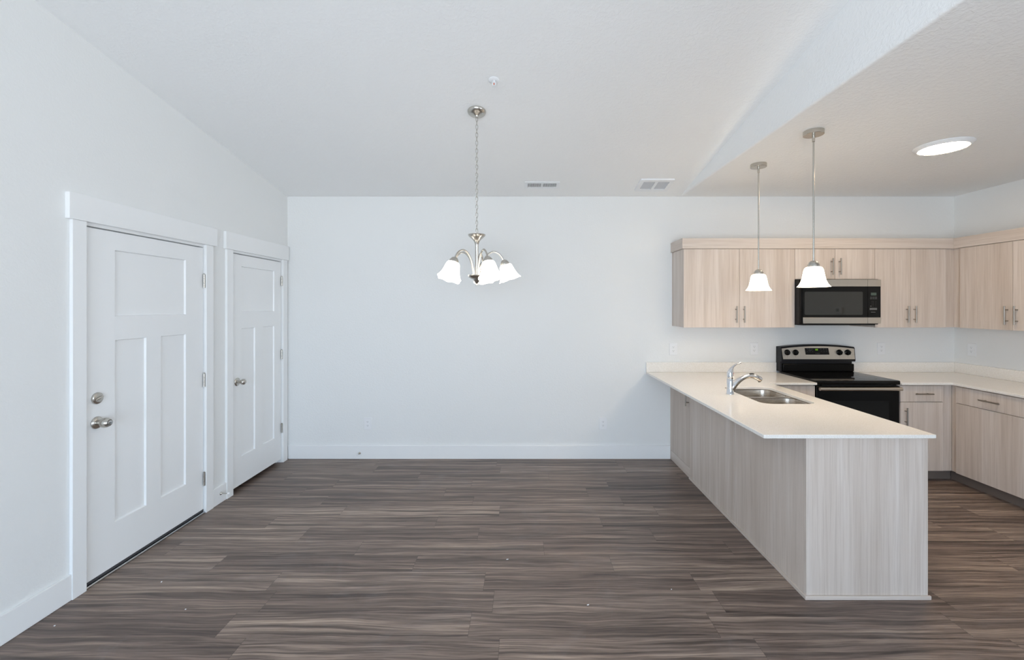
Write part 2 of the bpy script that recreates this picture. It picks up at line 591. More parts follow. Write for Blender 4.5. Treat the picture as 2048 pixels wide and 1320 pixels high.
# vaulted ceiling and the flat kitchen ceiling with its stepped side face
struct('ceiling_vault', MB().prism([(YB + 0.12, ZV(YB + 0.12)), (YR - 0.14, ZV(YR - 0.14)), (YR - 0.14, ZV(YR) + 0.2), (YB + 0.12, ZV(YB) + 0.2)], XL - 0.14, XS + 0.3, 'X'),
       'ceiling', 'sloping white textured ceiling over the dining side', 0, 0)
struct('ceiling_kitchen', MB().prism([(YB + 0.1, ZC), (YR - 0.14, ZC), (YR - 0.14, ZV(YR)), (YB + 0.1, ZC + 0.03)], XS, XR + 0.12, 'X'),
       'ceiling', 'flat lower white ceiling over the kitchen', 0.018, 35.0, 4)

# baseboards
BH, BT = 0.140, 0.015
struct('baseboard_back', MB().box(XL + BT, 1.545, YB - BT, YB - 0.0005, 0, BH), 'trim', 'white baseboard along the back wall', 0.003)
struct('baseboard_left', MB().box(XL + 0.0005, XL + BT, YR, 2.374, 0, BH), 'trim', 'white baseboard left of the wide door', 0.003)
struct('baseboard_between', MB().box(XL + 0.0005, XL + BT, 3.459, 3.617, 0, BH), 'trim', 'short white baseboard between the two doors', 0.003)

# ------------------------------------------------------------------ doors on the left wall
def recess_slab(x, depth, thick, y0, y1, z0, z1, panels, bev=0.004):
    """door leaf facing +X with sunk panels; the sunk edge is slightly splayed"""
    mb = MB()
    ys = sorted({y0, y1} | {p[0] for p in panels} | {p[1] for p in panels})
    zs = sorted({z0, z1} | {p[2] for p in panels} | {p[3] for p in panels})
    def inside(ya, yb, za, zb):
        return any(p[0] <= ya and yb <= p[1] and p[2] <= za and zb <= p[3] for p in panels)
    for a, b in zip(ys, ys[1:]):
        for c, d in zip(zs, zs[1:]):
            if not inside(a, b, c, d):
                mb.add([(x, a, c), (x, b, c), (x, b, d), (x, a, d)], [(0, 1, 2, 3)])
    for a, b, c, d in panels:
        o = [(x, a, c), (x, b, c), (x, b, d), (x, a, d)]
        i = [(x - depth, a + bev, c + bev), (x - depth, b - bev, c + bev), (x - depth, b - bev, d - bev), (x - depth, a + bev, d - bev)]
        mb.add(o + i, [(0, 1, 5, 4), (1, 2, 6, 5), (2, 3, 7, 6), (3, 0, 4, 7), (4, 5, 6, 7)])
    xb = x - thick
    mb.add([(x, y0, z0), (x, y1, z0), (x, y1, z1), (x, y0, z1), (xb, y0, z0), (xb, y1, z0), (xb, y1, z1), (xb, y0, z1)],
           [(0, 4, 5, 1), (1, 5, 6, 2), (2, 6, 7, 3), (3, 7, 4, 0), (4, 7, 6, 5)])
    return mb

XF = XL - 0.004           # face of the door leaves
XC = XL + 0.020           # face of the casings
def make_door(name, label, op, pans, slab_z0, head, hinges, hl):
    a, b = op
    d = thing(name, (XL, a, 0), label, None, None, 'structure')
    sl = recess_slab(XF, 0.012, 0.04, a + 0.004, b - 0.004, slab_z0, DTOP - 0.008, pans).build('door_leaf', 'trim', d, 0, 20)
    j = MB().box(XL - 0.139, XL + 0.0, a - JT, a, 0, DTOP).box(XL - 0.139, XL, b, b + JT, 0, DTOP).box(XL - 0.139, XL, a - JT, b + JT, DTOP, DTOP + JT)
    j.box(XF - 0.055, XF - 0.042, a, a + 0.012, 0, DTOP).box(XF - 0.055, XF - 0.042, b - 0.012, b, 0, DTOP).box(XF - 0.055, XF - 0.042, a, b, DTOP - 0.014, DTOP)
    j.build('jamb', 'trim', d)
    cw = 0.078
    for y0, y1 in ((a - cw, a - 0.0002), (b + 0.0002, min(b + cw, YB - 0.02))):
        MB().box(XL + 0.0004, XC, y0, y1, 0.0, 2.070).build('casing', 'trim', d, 0.002)
    MB().box(XL + 0.0004, XL + 0.026, head[0], head[1], 2.0705, 2.214).build('head_casing', 'trim', d, 0.002)
    for z in hinges:
        h = MB().box(XF + 0.002, XL + 0.013, b - 0.0035, b - 0.001, z - hl / 2, z + hl / 2)
        g = 0.004
        n = 3
        seg = hl / n
        for k in range(n):
            h.cyl((XF + 0.011, b - 0.008, z - hl / 2 + k * seg + 0.001), (XF + 0.011, b - 0.008, z - hl / 2 + (k + 1) * seg - 0.001), 0.0065, 14)
        h.lathe([(0, 0), (0.0045, 0.0), (0.0055, 0.004), (0, 0.007)], (XF + 0.011, b - 0.008, z + hl / 2))
        h.build('hinge', 'nickel', d, 0)
    return d, sl

ROSE = [(0, 0), (0.034, 0), (0.036, 0.003), (0.034, 0.008), (0.027, 0.013), (0.016, 0.0155)]
P1 = [(2.6465, 3.204, 1.535, 1.9345), (2.6465, 2.867, 0.290, 1.391), (2.983, 3.204, 0.290, 1.391)]
d1, leaf1 = make_door('door_1', 'wide white three-panel door with deadbolt on the left wall', D1, P1, 0.030, (2.352, 3.494), (1.789, 1.026, 0.2635), 0.104)
P2 = [(3.838, 4.345, 1.545, 1.945), (3.838, 4.034, 0.280, 1.400), (4.150, 4.345, 0.280, 1.400)]
d2, leaf2 = make_door('door_2', 'narrower white three-panel door next to the back corner', D2, P2, 0.036, (3.597, 4.568), (1.851, 1.102, 0.352), 0.094)

# entrance door furniture
kb = MB().lathe(ROSE + [(0.0155, 0.018), (0.0165, 0.022), (0.022, 0.030), (0.0275, 0.040), (0.0290, 0.050), (0.0275, 0.062), (0.0225, 0.073), (0.0180, 0.078), (0.0160, 0.0775)], (XF, 2.531, 0.922), (1, 0, 0), 36)
knob = kb.build('knob', 'nickel', d1)
MB().lathe([(0.0145, 0.0772), (0.0145, 0.080), (0.011, 0.0815), (0.0, 0.0815)], (XF, 2.531, 0.922), (1, 0, 0), 24).build('lock_cylinder', 'alu', knob)
MB().box(XF + 0.0815, XF + 0.0822, 2.531 - 0.007, 2.531 + 0.007, 0.9205, 0.9235).build('keyhole', 'dark', knob)
db = MB().lathe([(0, 0), (0.032, 0), (0.0335, 0.003), (0.033, 0.010), (0.029, 0.014), (0.022, 0.0155), (0, 0.0158)], (XF, 2.531, 1.064), (1, 0, 0), 36).build('deadbolt', 'nickel', d1)
tt = MB().tube([(0, -0.024, 0), (0, -0.012, 0.001), (0, 0, 0.001), (0, 0.012, 0.001), (0, 0.024, 0)], [0.003, 0.006, 0.007, 0.006, 0.003], 12)
tt.v = [Vector((p.x * 1.2, p.y, p.z)) for p in tt.v]
tt.move(Matrix.Translation((XF + 0.020, 2.531, 1.064)) @ Matrix.Rotation(math.radians(18), 4, 'X')).build('thumb_turn', 'nickel', db)
MB().box(XF - 0.036, XF + 0.004, D1[0] + 0.006, D1[1] - 0.006, 0.0165, 0.0300).build('door_sweep', 'rubber', d1)
MB().box(XL - 0.139, XL + 0.012, D1[0] + 0.001, D1[1] - 0.001, 0.0, 0.0125).build('threshold', 'alu', d1, 0.004)
# closet door knob
MB().lathe(ROSE[:3] + [(0.034, 0.006), (0.027, 0.010), (0.013, 0.012), (0.0115, 0.016), (0.0115, 0.030), (0.017, 0.036), (0.0235, 0.045), (0.0255, 0.054), (0.023, 0.064), (0.015, 0.072), (0.0, 0.075)],
           (XF, 3.777, 0.942), (1, 0, 0), 36).build('knob', 'nickel', d2)

# ------------------------------------------------------------------ bar pull, drawn once and copied
def pull_mesh(length, axis):
    mb = MB()
    h = length / 2
    mb.cyl((0, -0.031, -h), (0, -0.031, h), 0.006, 16)
    for z in (-0.048, 0.048):
        mb.cyl((0, 0, z), (0, -0.031, z), 0.0045, 12)
    if axis == 'X':
        mb.move(Matrix.Rotation(PI / 2, 4, 'Y'))
    return mb
def bake_pull(name, axis, face):
    mb = pull_mesh(0.160, axis)
    if face == '-X':
        mb.move(Matrix.Rotation(-PI / 2, 4, 'Z'))
    if face == '+X':
        mb.move(Matrix.Rotation(PI / 2, 4, 'Z'))
    return mb.mesh(name, 'nickel_dark')
PULL = {(a, f): bake_pull('bar_pull', a, f) for a in 'XZ' for f in ('-Y', '-X', '+X')}
def pull(parent, world, axis='Z', face='-Y'):
    o = bpy.data.objects.new('handle', PULL[(axis, face)])
    COL.objects.link(o)
    o.parent = parent
    o.location = Vector(world) - wloc(parent)
    return o

G = 0.0015  # half gap between doors
def front(parent, name, x0, x1, z0, z1, y, mat='wood_z'):
    """door or drawer front facing -Y, its outer face at y"""
    return MB().box(x0 + G, x1 - G, y, y + 0.0185, z0, z1).build(name, mat, parent, 0.001)
def front_x(parent, name, y0, y1, z0, z1, x, sgn=-1, mat='wood_z'):
    """door or drawer front facing -X (sgn -1) or +X (sgn +1), its outer face at x"""
    a, b = (x, x + 0.0185) if sgn < 0 else (x - 0.0185, x)
    return MB().box(a, b, y0 + G, y1 - G, z0, z1).build(name, mat, parent, 0.001)

# ------------------------------------------------------------------ wall cabinets
UY = 4.251           # outer face of the doors
UB = UY + 0.0195     # carcass face
UZ0, UZ1 = 1.390, 2.1535
YW = YB - 0.001
c = thing('wall_cabinet', (2.105, YW, UZ0), 'pale wood two-door wall cabinet above the faucet, left of the microwave', 'cabinet')
MB().box(1.5650, 2.6465, UB, YW, UZ0, UZ1).build('body', 'wood_z', c, 0.001)
a = front(c, 'door', 1.5646, 2.109, UZ0 - 0.002, 2.1500, UY)
pull(a, (2.070, UY, 1.516))
a = front(c, 'door', 2.109, 2.6465, UZ0 - 0.002, 2.1500, UY)
pull(a, (2.146, UY, 1.516))

c = thing('wall_cabinet', (3.035, YW, 1.857), 'short pale wood two-door wall cabinet directly over the microwave', 'cabinet')
MB().box(2.6475, 3.4225, UB, YW, 1.857, UZ1).build('body', 'wood_z', c, 0.001)
a = front(c, 'door', 2.6465, 3.037, 1.858, 2.1500, UY)
pull(a, (2.998, UY, 1.979))
a = front(c, 'door', 3.037, 3.4235, 1.858, 2.1500, UY)
pull(a, (3.075, UY, 1.979))

c = thing('wall_cabinet', (3.80, YW, UZ0), 'tall pale wood two-door wall cabinet between the microwave and the corner', 'cabinet')
MB().box(3.4235, 4.2110, UB, YW, UZ0, UZ1).build('body', 'wood_z', c, 0.001)
a = front(c, 'door', 3.4235, 3.771, UZ0 - 0.002, 2.1500, UY)
pull(a, (3.728, UY, 1.516))
a = front(c, 'door', 3.771, 4.116, UZ0 - 0.002, 2.1500, UY)
pull(a, (3.801, UY, 1.516))

UX = 4.193
c = thing('wall_cabinet', (XR - 0.001, 3.90, UZ0), 'pale wood wall cabinet on the right-hand wall, partly out of view', 'cabinet')
MB().box(UX + 0.0195, XR - 0.001, 3.287, 4.5795, UZ0, UZ1).build('body', 'wood_z', c, 0.001)
a = front_x(c, 'door', 3.742, 4.195, UZ0 - 0.002, 2.1500, UX)
pull(a, (UX, 3.780, 1.516), 'Z', '-X')
a = front_x(c, 'door', 3.287, 3.742, UZ0 - 0.002, 2.1500, UX)
pull(a, (UX, 3.705, 1.516), 'Z', '-X')

# crown board on top of all wall cabinets
cr = thing('crown_moulding', (3.0, 4.26, 2.154), 'long flat pale wood moulding board along the wall cabinet tops', 'moulding')
CZ0, CZ1 = 2.1545, 2.2545
MB().box(1.5512, 4.1822, 4.2440, 4.2720, CZ0, CZ1).build('front_board', 'wood_x', cr, 0.0008)
MB().box(1.5512, 1.5780, 4.2725, YW, CZ0, CZ1).build('end_return', 'wood_y', cr, 0.0008)
MB().box(4.1825, 4.2130, 3.287, 4.2720, CZ0, CZ1).build('side_board', 'wood_y', cr, 0.0008)

# ------------------------------------------------------------------ base cabinets
BY = 3.955                      # outer face of the drawer fronts on the back run
BB = BY + 0.0195
ZB0, ZB1, ZD0, ZD1 = 0.106, 0.727, 0.731, 0.876
# right of the range
c = thing('base_cabinet', (3.62, YW, 0), 'pale wood base cabinet with drawer between the range and the corner', 'cabinet')
MB().box(3.4155, 3.8995, BB, YW, 0.100, CTB - 0.001).build('body', 'wood_z', c, 0.001)
a = front(c, 'drawer', 3.4160, 3.8056, ZD0, ZD1, BY)
pull(a, (3.611, BY, 0.805), 'X')
a = front(c, 'door', 3.4160, 3.8056, ZB0, ZB1, BY)
pull(a, (3.456, BY, 0.601))
MB().box(3.4155, 3.955, 4.045, 4.060, 0.0, 0.099).build('toe_kick', 'kick', c)
# right run
BX = 3.880
c = thing('base_cabinet', (XR - 0.001, 3.6, 0), 'pale wood base cabinet with wide drawer along the right-hand wall', 'cabinet')
MB().box(BX + 0.0195, XR - 0.001, 3.310, 3.9735, 0.100, CTB - 0.001).build('body', 'wood_z', c, 0.001)
a = front_x(c, 'drawer', 3.312, 3.920, ZD0, ZD1, BX)
pull(a, (BX, 3.615, 0.803), 'X', '-X')
a = front_x(c, 'door', 3.312, 3.920, ZB0 - 0.004, ZB1, BX)
MB().box(3.957, 3.972, 3.310, 4.044, 0.0, 0.099).build('toe_kick', 'kick', c)
# left of the range
c = thing('base_cabinet', (2.43, YW, 0), 'pale wood base cabinet half hidden between peninsula and range', 'cabinet')
MB().box(2.2175, 2.6440, BB, YW, 0.100, CTB - 0.001).build('body', 'wood_z', c, 0.001)
a = front(c, 'drawer', 2.2400, 2.6440, ZD0, ZD1, BY)
pull(a, (2.442, BY, 0.805), 'X')
a = front(c, 'door', 2.2400, 2.6440, ZB0, ZB1, BY)
pull(a, (2.285, BY, 0.601))
MB().box(2.2175, 2.6440, 4.045, 4.060, 0.0, 0.099).build('toe_kick', 'kick', c)
# corner unit opening to the dining side
PX = 1.547
c = thing('base_cabinet', (1.87, YW, 0), 'pale wood base cabinet facing the dining side against the back wall', 'cabinet')
MB().box(PX + 0.0195, 2.2160, 4.0465, YW, 0.0, CTB - 0.001).build('body', 'wood_z', c, 0.001)
a = front_x(c, 'door', 4.0460, 4.5790, 0.100, 0.884, PX)
pull(a, (PX, 4.066, 0.748), 'Z', '-X')
MB().box(PX, PX + 0.0185, 4.0475, 4.5775, 0.0005, 0.097).build('toe_panel', 'wood_y', c, 0.001)
# peninsula
PY0, PY1 = 2.385, 4.0455
c = thing('peninsula_cabinet', (1.88, 3.2, 0), 'long pale wood peninsula under the sink worktop', 'cabinet')
MB().box(PX, PX + 0.0185, 3.1985, PY1 - 0.001, 0.0005, CTB - 0.001).build('back_panel', 'wood_z', c, 0.0008)
MB().box(PX, PX + 0.0185, PY0 + 0.0195, 3.1935, 0.0005, CTB - 0.001).build('back_panel', 'wood_z', c, 0.0008)
MB().box(PX + 0.004, PX + 0.019, 3.1937, 3.1983, 0.0005, CTB - 0.001).build('seam_strip', 'trim', c)
MB().box(PX, 2.2105, PY0, PY0 + 0.019, 0.0005, CTB - 0.001).build('end_panel', 'wood_z', c, 0.0008)
cs = MB().box(PX + 0.019, 2.190, PY0 + 0.0195, PY1, 0.100, 0.118)
for y in (2.995, 3.82, PY1 - 0.018):
    cs.box(PX + 0.019, 2.190, y, y + 0.018, 0.118, CTB - 0.03)
cs.box(2.172, 2.190, PY0 + 0.0195, PY1, CTB - 0.03, CTB - 0.002)
cs.build('carcass', 'wood_z', c)
for y0, y1, hy in ((PY0 + 0.022, 3.0, 2.96), (3.0, 3.42, 3.38), (3.42, 3.84, 3.46)):
    a = front_x(c, 'door', y0, y1, 0.106, 0.880, 2.2095, 1)
    pull(a, (2.2095, hy, 0.74), 'Z', '+X')
MB().box(2.115, 2.130, PY0 + 0.0195, PY1, 0.0, 0.099).build('toe_kick', 'kick', c)
MB().box(PX - 0.011, 2.2200, PY0 - 0.011, PY0 - 0.0002, 0.0, 0.021).build('shoe_strip', 'wood_x', c, 0.002)
MB().box(PX - 0.011, PX - 0.0002, PY0 - 0.0002, PY1 - 0.001, 0.0, 0.021).build('shoe_strip', 'wood_y', c, 0.002)

# ------------------------------------------------------------------ worktops
SX0, SX1, SY0, SY1 = 1.700, 2.090, 3.085, 3.735     # sink cut-out
outer = [(1.292, 2.343), (2.2165, 2.343), (2.2165, 3.918), (2.2195, 3.927), (2.2285, 3.930), (2.6475, 3.930), (2.6475, YW), (1.292, YW)]
ct = thing('countertop', (1.75, 3.4, CTB), 'white quartz peninsula worktop with the sink cut into it', 'countertop')
slab_with_holes([outer, list(reversed(rrect(SX0, SX1, SY0, SY1, 0.075, 10)))], CTB, CT).build('slab', 'quartz', ct, 0.002, 30)
MB().box(1.292, 2.6475, YB - 0.021, YW, CT + 0.0003, 1.009).build('backsplash', 'quartz', ct, 0.0015)
outer = [(3.4125, 3.930), (3.851, 3.930), (3.860, 3.921), (3.860, 3.300), (XR - 0.001, 3.300), (XR - 0.001, YW), (3.4125, YW)]
ct = thing('countertop', (4.0, 4.2, CTB), 'white quartz corner worktop right of the black range', 'countertop')
slab_with_holes([outer], CTB, CT).build('slab', 'quartz', ct, 0.002, 30)
MB().box(3.4125, XR - 0.001, YB - 0.021, YW, CT + 0.0003, 1.009).build('backsplash', 'quartz', ct, 0.0015)
MB().box(XR - 0.021, XR - 0.001, 3.300, YB - 0.0215, CT + 0.0003, 1.009).build('backsplash', 'quartz', ct, 0.0015)

# ------------------------------------------------------------------ undermount sink
sk = thing('kitchen_sink', (1.895, 3.41, 0.69), 'stainless double-bowl sink set below the peninsula worktop', 'sink')
def bowl_rings(x0, x1, y0, y1, r, zt):
    out = []
    for inset, z in ((0, zt), (0.001, zt - 0.004), (0.004, zt - 0.10), (0.008, 0.735), (0.014, 0.712), (0.028, 0.700), (0.05, 0.696)):
        out.append([(px, py, z) for px, py in rrect(x0 + inset, x1 - inset, y0 + inset, y1 - inset, max(0.02, r - inset * 0.5), 10)])
    return out
SINKZ = CTB - 0.0015
B1 = (1.693, 2.097, 3.078, 3.395)
B2 = (1.693, 2.097, 3.425, 3.742)
for b in (B1, B2):
    rg = bowl_rings(*b, 0.082, SINKZ - 0.006)
    n = len(rg[0])
    mb = MB()
    vs = [p for r in rg for p in r]
    fs = [(k * n + i, k * n + (i + 1) % n, (k + 1) * n + (i + 1) % n, (k + 1) * n + i) for k in range(len(rg) - 1) for i in range(n)]
    fs.append(tuple((len(rg) - 1) * n + i for i in range(n)))
    o = mb.add(vs, fs).build('bowl', 'sink_steel', sk, 0, 60)
    MB().lathe([(0.045, 0.002), (0.043, 0.004), (0.032, 0.0), (0.02, -0.0005), (0, -0.0005)], ((b[0] + b[1]) / 2, (b[2] + b[3]) / 2, 0.6965)).build('drain', 'nickel', o)
slab_with_holes([rrect(1.672, 2.118, 3.057, 3.763, 0.09, 10)] + [list(reversed(rrect(*b, 0.082, 10))) for b in (B1, B2)], SINKZ - 0.006, SINKZ).build('rim', 'sink_steel', sk, 0, 40)

# ------------------------------------------------------------------ faucet
FX, FY = 1.630, 3.433
fc = thing('faucet', (FX, FY, CT), 'chrome single-lever faucet standing beside the sink', 'faucet')
bd = MB().lathe([(0, 0), (0.0285, 0), (0.0285, 0.003), (0.0265, 0.006), (0.0262, 0.05), (0.0255, 0.118), (0.0245, 0.120), (0.0245, 0.122), (0.0255, 0.124), (0.0252, 0.139), (0, 0.139)], (FX, FY, CT + 0.0003), (0, 0, 1), 36)
bd.build('body', 'chrome', fc)
pts = spline([(0.001, 0, 0.018, 0.0245), (0.010, 0, 0.042, 0.0262), (0.026, 0, 0.068, 0.0262), (0.047, 0, 0.091, 0.0240), (0.073, 0, 0.111, 0.0205), (0.104, 0, 0.128, 0.0172), (0.138, 0, 0.138, 0.0158), (0.172, 0, 0.140, 0.0168), (0.200, 0, 0.133, 0.0195), (0.224, 0, 0.121, 0.0200), (0.240, 0, 0.113, 0.0170), (0.2475, 0, 0.1095, 0.009)], 5)
sp = MB().tube([(FX + p[0], FY, CT + p[2]) for p in pts], [p[3] for p in pts], 22).build('spout', 'chrome', fc, 0, 50)
MB().lathe([(0, 0), (0.012, 0), (0.012, 0.006), (0.010, 0.009), (0, 0.009)], (FX + 0.229, FY, CT + 0.103), (0.35, 0, -1), 20).build('spray_head', 'nickel_dark', sp)
MB().tube([(FX + 0.150, FY, CT + 0.1545), (FX + 0.158, FY, CT + 0.1565), (FX + 0.180, FY, CT + 0.1565), (FX + 0.189, FY, CT + 0.1540)], [0.004, 0.006, 0.006, 0.004], 12).build('spray_button', 'black_matte', sp)
pts = spline([(0, 0, 0.1395, 0.0250), (-0.0005, 0, 0.155, 0.0245), (0.001, 0, 0.172, 0.0225), (0.006, 0, 0.190, 0.0175), (0.015, 0, 0.205, 0.0115), (0.030, 0, 0.221, 0.0075), (0.052, 0, 0.235, 0.0060), (0.074, 0, 0.242, 0.0058), (0.084, 0, 0.2445, 0.0050)], 5)
lv = MB().tube([(FX + p[0], FY, CT + p[2]) for p in pts], [p[3] for p in pts], 22).build('lever', 'chrome', fc, 0, 50)
MB().lathe([(0, 0), (0.004, 0), (0.0035, 0.0015), (0, 0.0018)], (FX + 0.0235, FY - 0.006, CT + 0.160), (1, -0.25, 0), 12).build('temperature_mark', 'red', lv)

# ------------------------------------------------------------------ electric range
RX0, RX1 = 2.6500, 3.4100
RF = 3.948
rg = thing('kitchen_range', ((RX0 + RX1) / 2, 4.25, 0), 'black freestanding electric range with stainless control panel', 'range')
MB().box(RX0 + 0.003, RX1 - 0.003, RF + 0.036, 4.575, 0.02, 0.898).build('body', 'side_black', rg, 0.003)
# glass top with rolled front edge
tp = MB().prism([(RF + 0.004, 0.886), (RF, 0.892), (RF, 0.914), (RF + 0.006, 0.921), (RF + 0.02, 0.923), (4.50, 0.923), (4.50, 0.8985), (RF + 0.036, 0.8985), (RF + 0.036, 0.886)], RX0, RX1, 'X')
top = tp.build('cooktop', 'black_gloss', rg, 0.002)
for x, y, r in ((2.835, 4.10, 0.105), (3.225, 4.10, 0.080), (2.835, 4.36, 0.080), (3.225, 4.36, 0.105)):
    MB().lathe([(r, 0), (r, 0.0003), (r - 0.003, 0.0003), (r - 0.003, 0)], (x, y, 0.9231), (0, 0, 1), 48).build('burner_ring', 'black_enamel', top)
# backguard: lower panel, set-back shadow gap, arched control housing
MB().box(RX0 + 0.022, RX1 - 0.006, 4.487, 4.5735, 0.9235, 1.004).build('lower_backguard', 'black_enamel', rg, 0.008)
MB().box(RX0, RX0 + 0.019, 4.500, 4.5735, 0.9235, 1.030).box(RX0 + 0.019, RX1 - 0.012, 4.512, 4.5735, 1.003, 1.030).build('backguard_core', 'side_black', rg, 0.002)
N = 16
def arch(t, lo, hi):
    return lo + (hi - lo) * (1 - (2 * t - 1) ** 2)
hz = MB()
fr_, bk_ = [], []
for i in range(N + 1):
    t = i / N
    x = RX0 + 0.001 + t * (RX1 - RX0 - 0.002)
    zt = arch(t, 1.176, 1.200)
    fr_.append([(x, 4.482, 1.028), (x, 4.478, 1.040), (x, 4.490, zt - 0.012), (x, 4.500, zt), (x, 4.5735, zt + 0.0), (x, 4.5735, 1.028)])
vs = [p for r in fr_ for p in r]
fs = [(k * 6 + i, k * 6 + (i + 1) % 6, (k + 1) * 6 + (i + 1) % 6, (k + 1) * 6 + i) for k in range(N) for i in range(6)]
fs += [tuple(range(6)), tuple(N * 6 + i for i in range(6))]
hz.add(vs, fs).build('backguard', 'side_black', rg, 0, 25)
cp = MB()
def yface(z):     # front plane of the tilted control face
    return 4.478 + (z - 1.040) * (0.012 / 0.13)
rows = []
for i in range(N + 1):
    t = i / N
    xb = RX0 + 0.018 + t * (RX1 - RX0 - 0.026)
    xt = RX0 + 0.008 + t * (RX1 - RX0 - 0.018)
    zt = arch(t, 1.160, 1.184)
    rows.append([(xb, yface(1.053) - 0.0025, 1.053), (xt, yface(zt) - 0.0025, zt), (xt, yface(zt) + 0.003, zt), (xb, yface(1.053) + 0.003, 1.053)])
vs = [p for r in rows for p in r]
fs = [(k * 4 + i, k * 4 + (i + 1) % 4, (k + 1) * 4 + (i + 1) % 4, (k + 1) * 4 + i) for k in range(N) for i in range(4)]
fs += [(0, 1, 2, 3), tuple(N * 4 + i for i in range(4))]
panel = cp.add(vs, fs).build('control_panel', 'steel_x', rg, 0, 25)
fn = Vector((0, -0.13, 0.012)).normalized()
fn = Vector((0, -fn.y * -1, fn.z))
def on_face(x, z, out):
    return Vector((x, yface(z) - 0.0025, z)) + Vector((0, -0.9958, 0.0919)) * out
disp = MB()
q = [(2.893, 1.1655), (3.134, 1.1655), (3.142, 1.0985), (2.900, 1.0985)]
disp.add([on_face(x, z, 0.0025) for x, z in q] + [on_face(x, z, -0.001) for x, z in q], [(0, 1, 2, 3), (4, 7, 6, 5), (0, 4, 5, 1), (1, 5, 6, 2), (2, 6, 7, 3), (3, 7, 4, 0)])
dsp = disp.build('display', 'black_gloss', panel)
for x, z, wd in ((2.918, 1.155, .008), (2.942, 1.155, .008), (2.968, 1.155, .008), (2.945, 1.144, .034), (2.918, 1.131, .009), (2.945, 1.131, .009), (2.972, 1.131, .009),
                 (3.058, 1.155, .012), (3.086, 1.155, .012), (3.114, 1.155, .012), (3.062, 1.133, .010), (3.090, 1.133, .012), (3.116, 1.133, .012), (3.028, 1.111, .034), (3.002, 1.111, .008)):
    vs = [on_face(x + sx * wd / 2, z + sz * 0.0014, o) for o in (0.0024, 0.0030) for sx, sz in ((-1, -1), (1, -1), (1, 1), (-1, 1))]
    MB().add(vs, [(0, 3, 2, 1), (4, 5, 6, 7), (0, 1, 5, 4), (1, 2, 6, 5), (2, 3, 7, 6), (3, 0, 4, 7)]).build('key_print', 'key_print', dsp, 0, 0)
# green clock digits as seven-segment bars
SEG = {'1': 'bc', '0': 'abcdef', '2': 'abged', '8': 'abcdefg'}
def seven(ch, x, z, w, h):
    t = 0.0022
    bars = {'a': (x, x + w, z + h - t, z + h), 'g': (x, x + w, z + h / 2 - t / 2, z + h / 2 + t / 2), 'd': (x, x + w, z, z + t),
            'f': (x, x + t, z + h / 2, z + h), 'b': (x + w - t, x + w, z + h / 2, z + h), 'e': (x, x + t, z, z + h / 2), 'c': (x + w - t, x + w, z, z + h / 2)}
    return [bars[k] for k in SEG[ch]]
dg = MB()
bars = seven('1', 2.996, 1.142, 0.007, 0.0145) + seven('0', 3.0075, 1.142, 0.0075, 0.0145) + seven('0', 3.018, 1.142, 0.0075, 0.0145)
bars += [(3.0045, 3.0062, 1.145, 1.147), (3.0045, 3.0062, 1.151, 1.153)]
for x0, x1, z0, z1 in bars:
    vs = [on_face(x, z, o) for o in (0.0024, 0.0031) for x, z in ((x0, z0), (x1, z0), (x1, z1), (x0, z1))]
    dg.add(vs, [(0, 3, 2, 1), (4, 5, 6, 7), (0, 1, 5, 4), (1, 2, 6, 5), (2, 3, 7, 6), (3, 0, 4, 7)])
dg.build('clock_digits', 'green_led', dsp, 0, 0)
for x in (2.712, 2.797, 3.246, 3.331):
    k = MB().lathe([(0, 0), (0.029, 0), (0.0295, 0.005), (0.026, 0.009), (0.0215, 0.012), (0.020, 0.024), (0.018, 0.027), (0, 0.028)], on_face(x, 1.1215, 0.0002), (0, -0.9958, 0.0919), 32).build('knob', 'black_gloss', panel)
    g = MB().box(-0.0045, 0.0045, -0.034, -0.020, -0.0205, 0.0205)
    g.move(Matrix.Translation(on_face(x, 1.1215, 0.0)) @ Matrix.Rotation(math.radians(-14), 4, 'Y')).build('grip', 'black_gloss', k, 0.002)
    MB().box(x - 0.001, x + 0.001, yface(1.078) - 0.0032, yface(1.078) - 0.002, 1.072, 1.083).build('print_mark', 'kick', panel)
# oven door, handle and drawer
ov = MB().box(RX0 + 0.004, RX1 - 0.004, RF + 0.004, RF + 0.034, 0.215, 0.872).build('oven_door', 'black_enamel', rg, 0.006)
MB().box(RX0 + 0.10, RX1 - 0.10, RF + 0.0025, RF + 0.0045, 0.33, 0.74).build('oven_window', 'black_gloss', ov, 0.001)
hb = MB()
pts = spline([(RX0 + 0.012, 0.0, 0), (RX0 + 0.20, -0.004, 0), ((RX0 + RX1) / 2, -0.006, 0), (RX1 - 0.20, -0.004, 0), (RX1 - 0.012, 0.0, 0)], 5)
hb.tube([(p[0], RF - 0.030 + p[1], 0.853) for p in pts], 0.0155, 18)
hb.cyl((RX0 + 0.045, RF + 0.005, 0.853), (RX0 + 0.045, RF - 0.028, 0.853), 0.010).cyl((RX1 - 0.045, RF + 0.005, 0.853), (RX1 - 0.045, RF - 0.028, 0.853), 0.010)
hb.build('handle', 'steel_x', ov, 0, 40)
MB().box(RX0 + 0.06, RX1 - 0.06, RF + 0.012, RF + 0.036, 0.874, 0.884).build('vent_strip', 'black_matte', rg)
MB().box(RX0 + 0.004, RX1 - 0.004, RF + 0.006, RF + 0.034, 0.055, 0.208).build('storage_drawer', 'black_enamel', rg, 0.005)
for x in (RX0 + 0.06, RX1 - 0.06):
    for y in (4.02, 4.52):
        MB().cyl((x, y, 0.0), (x, y, 0.022), 0.016).build('foot', 'black_matte', rg)

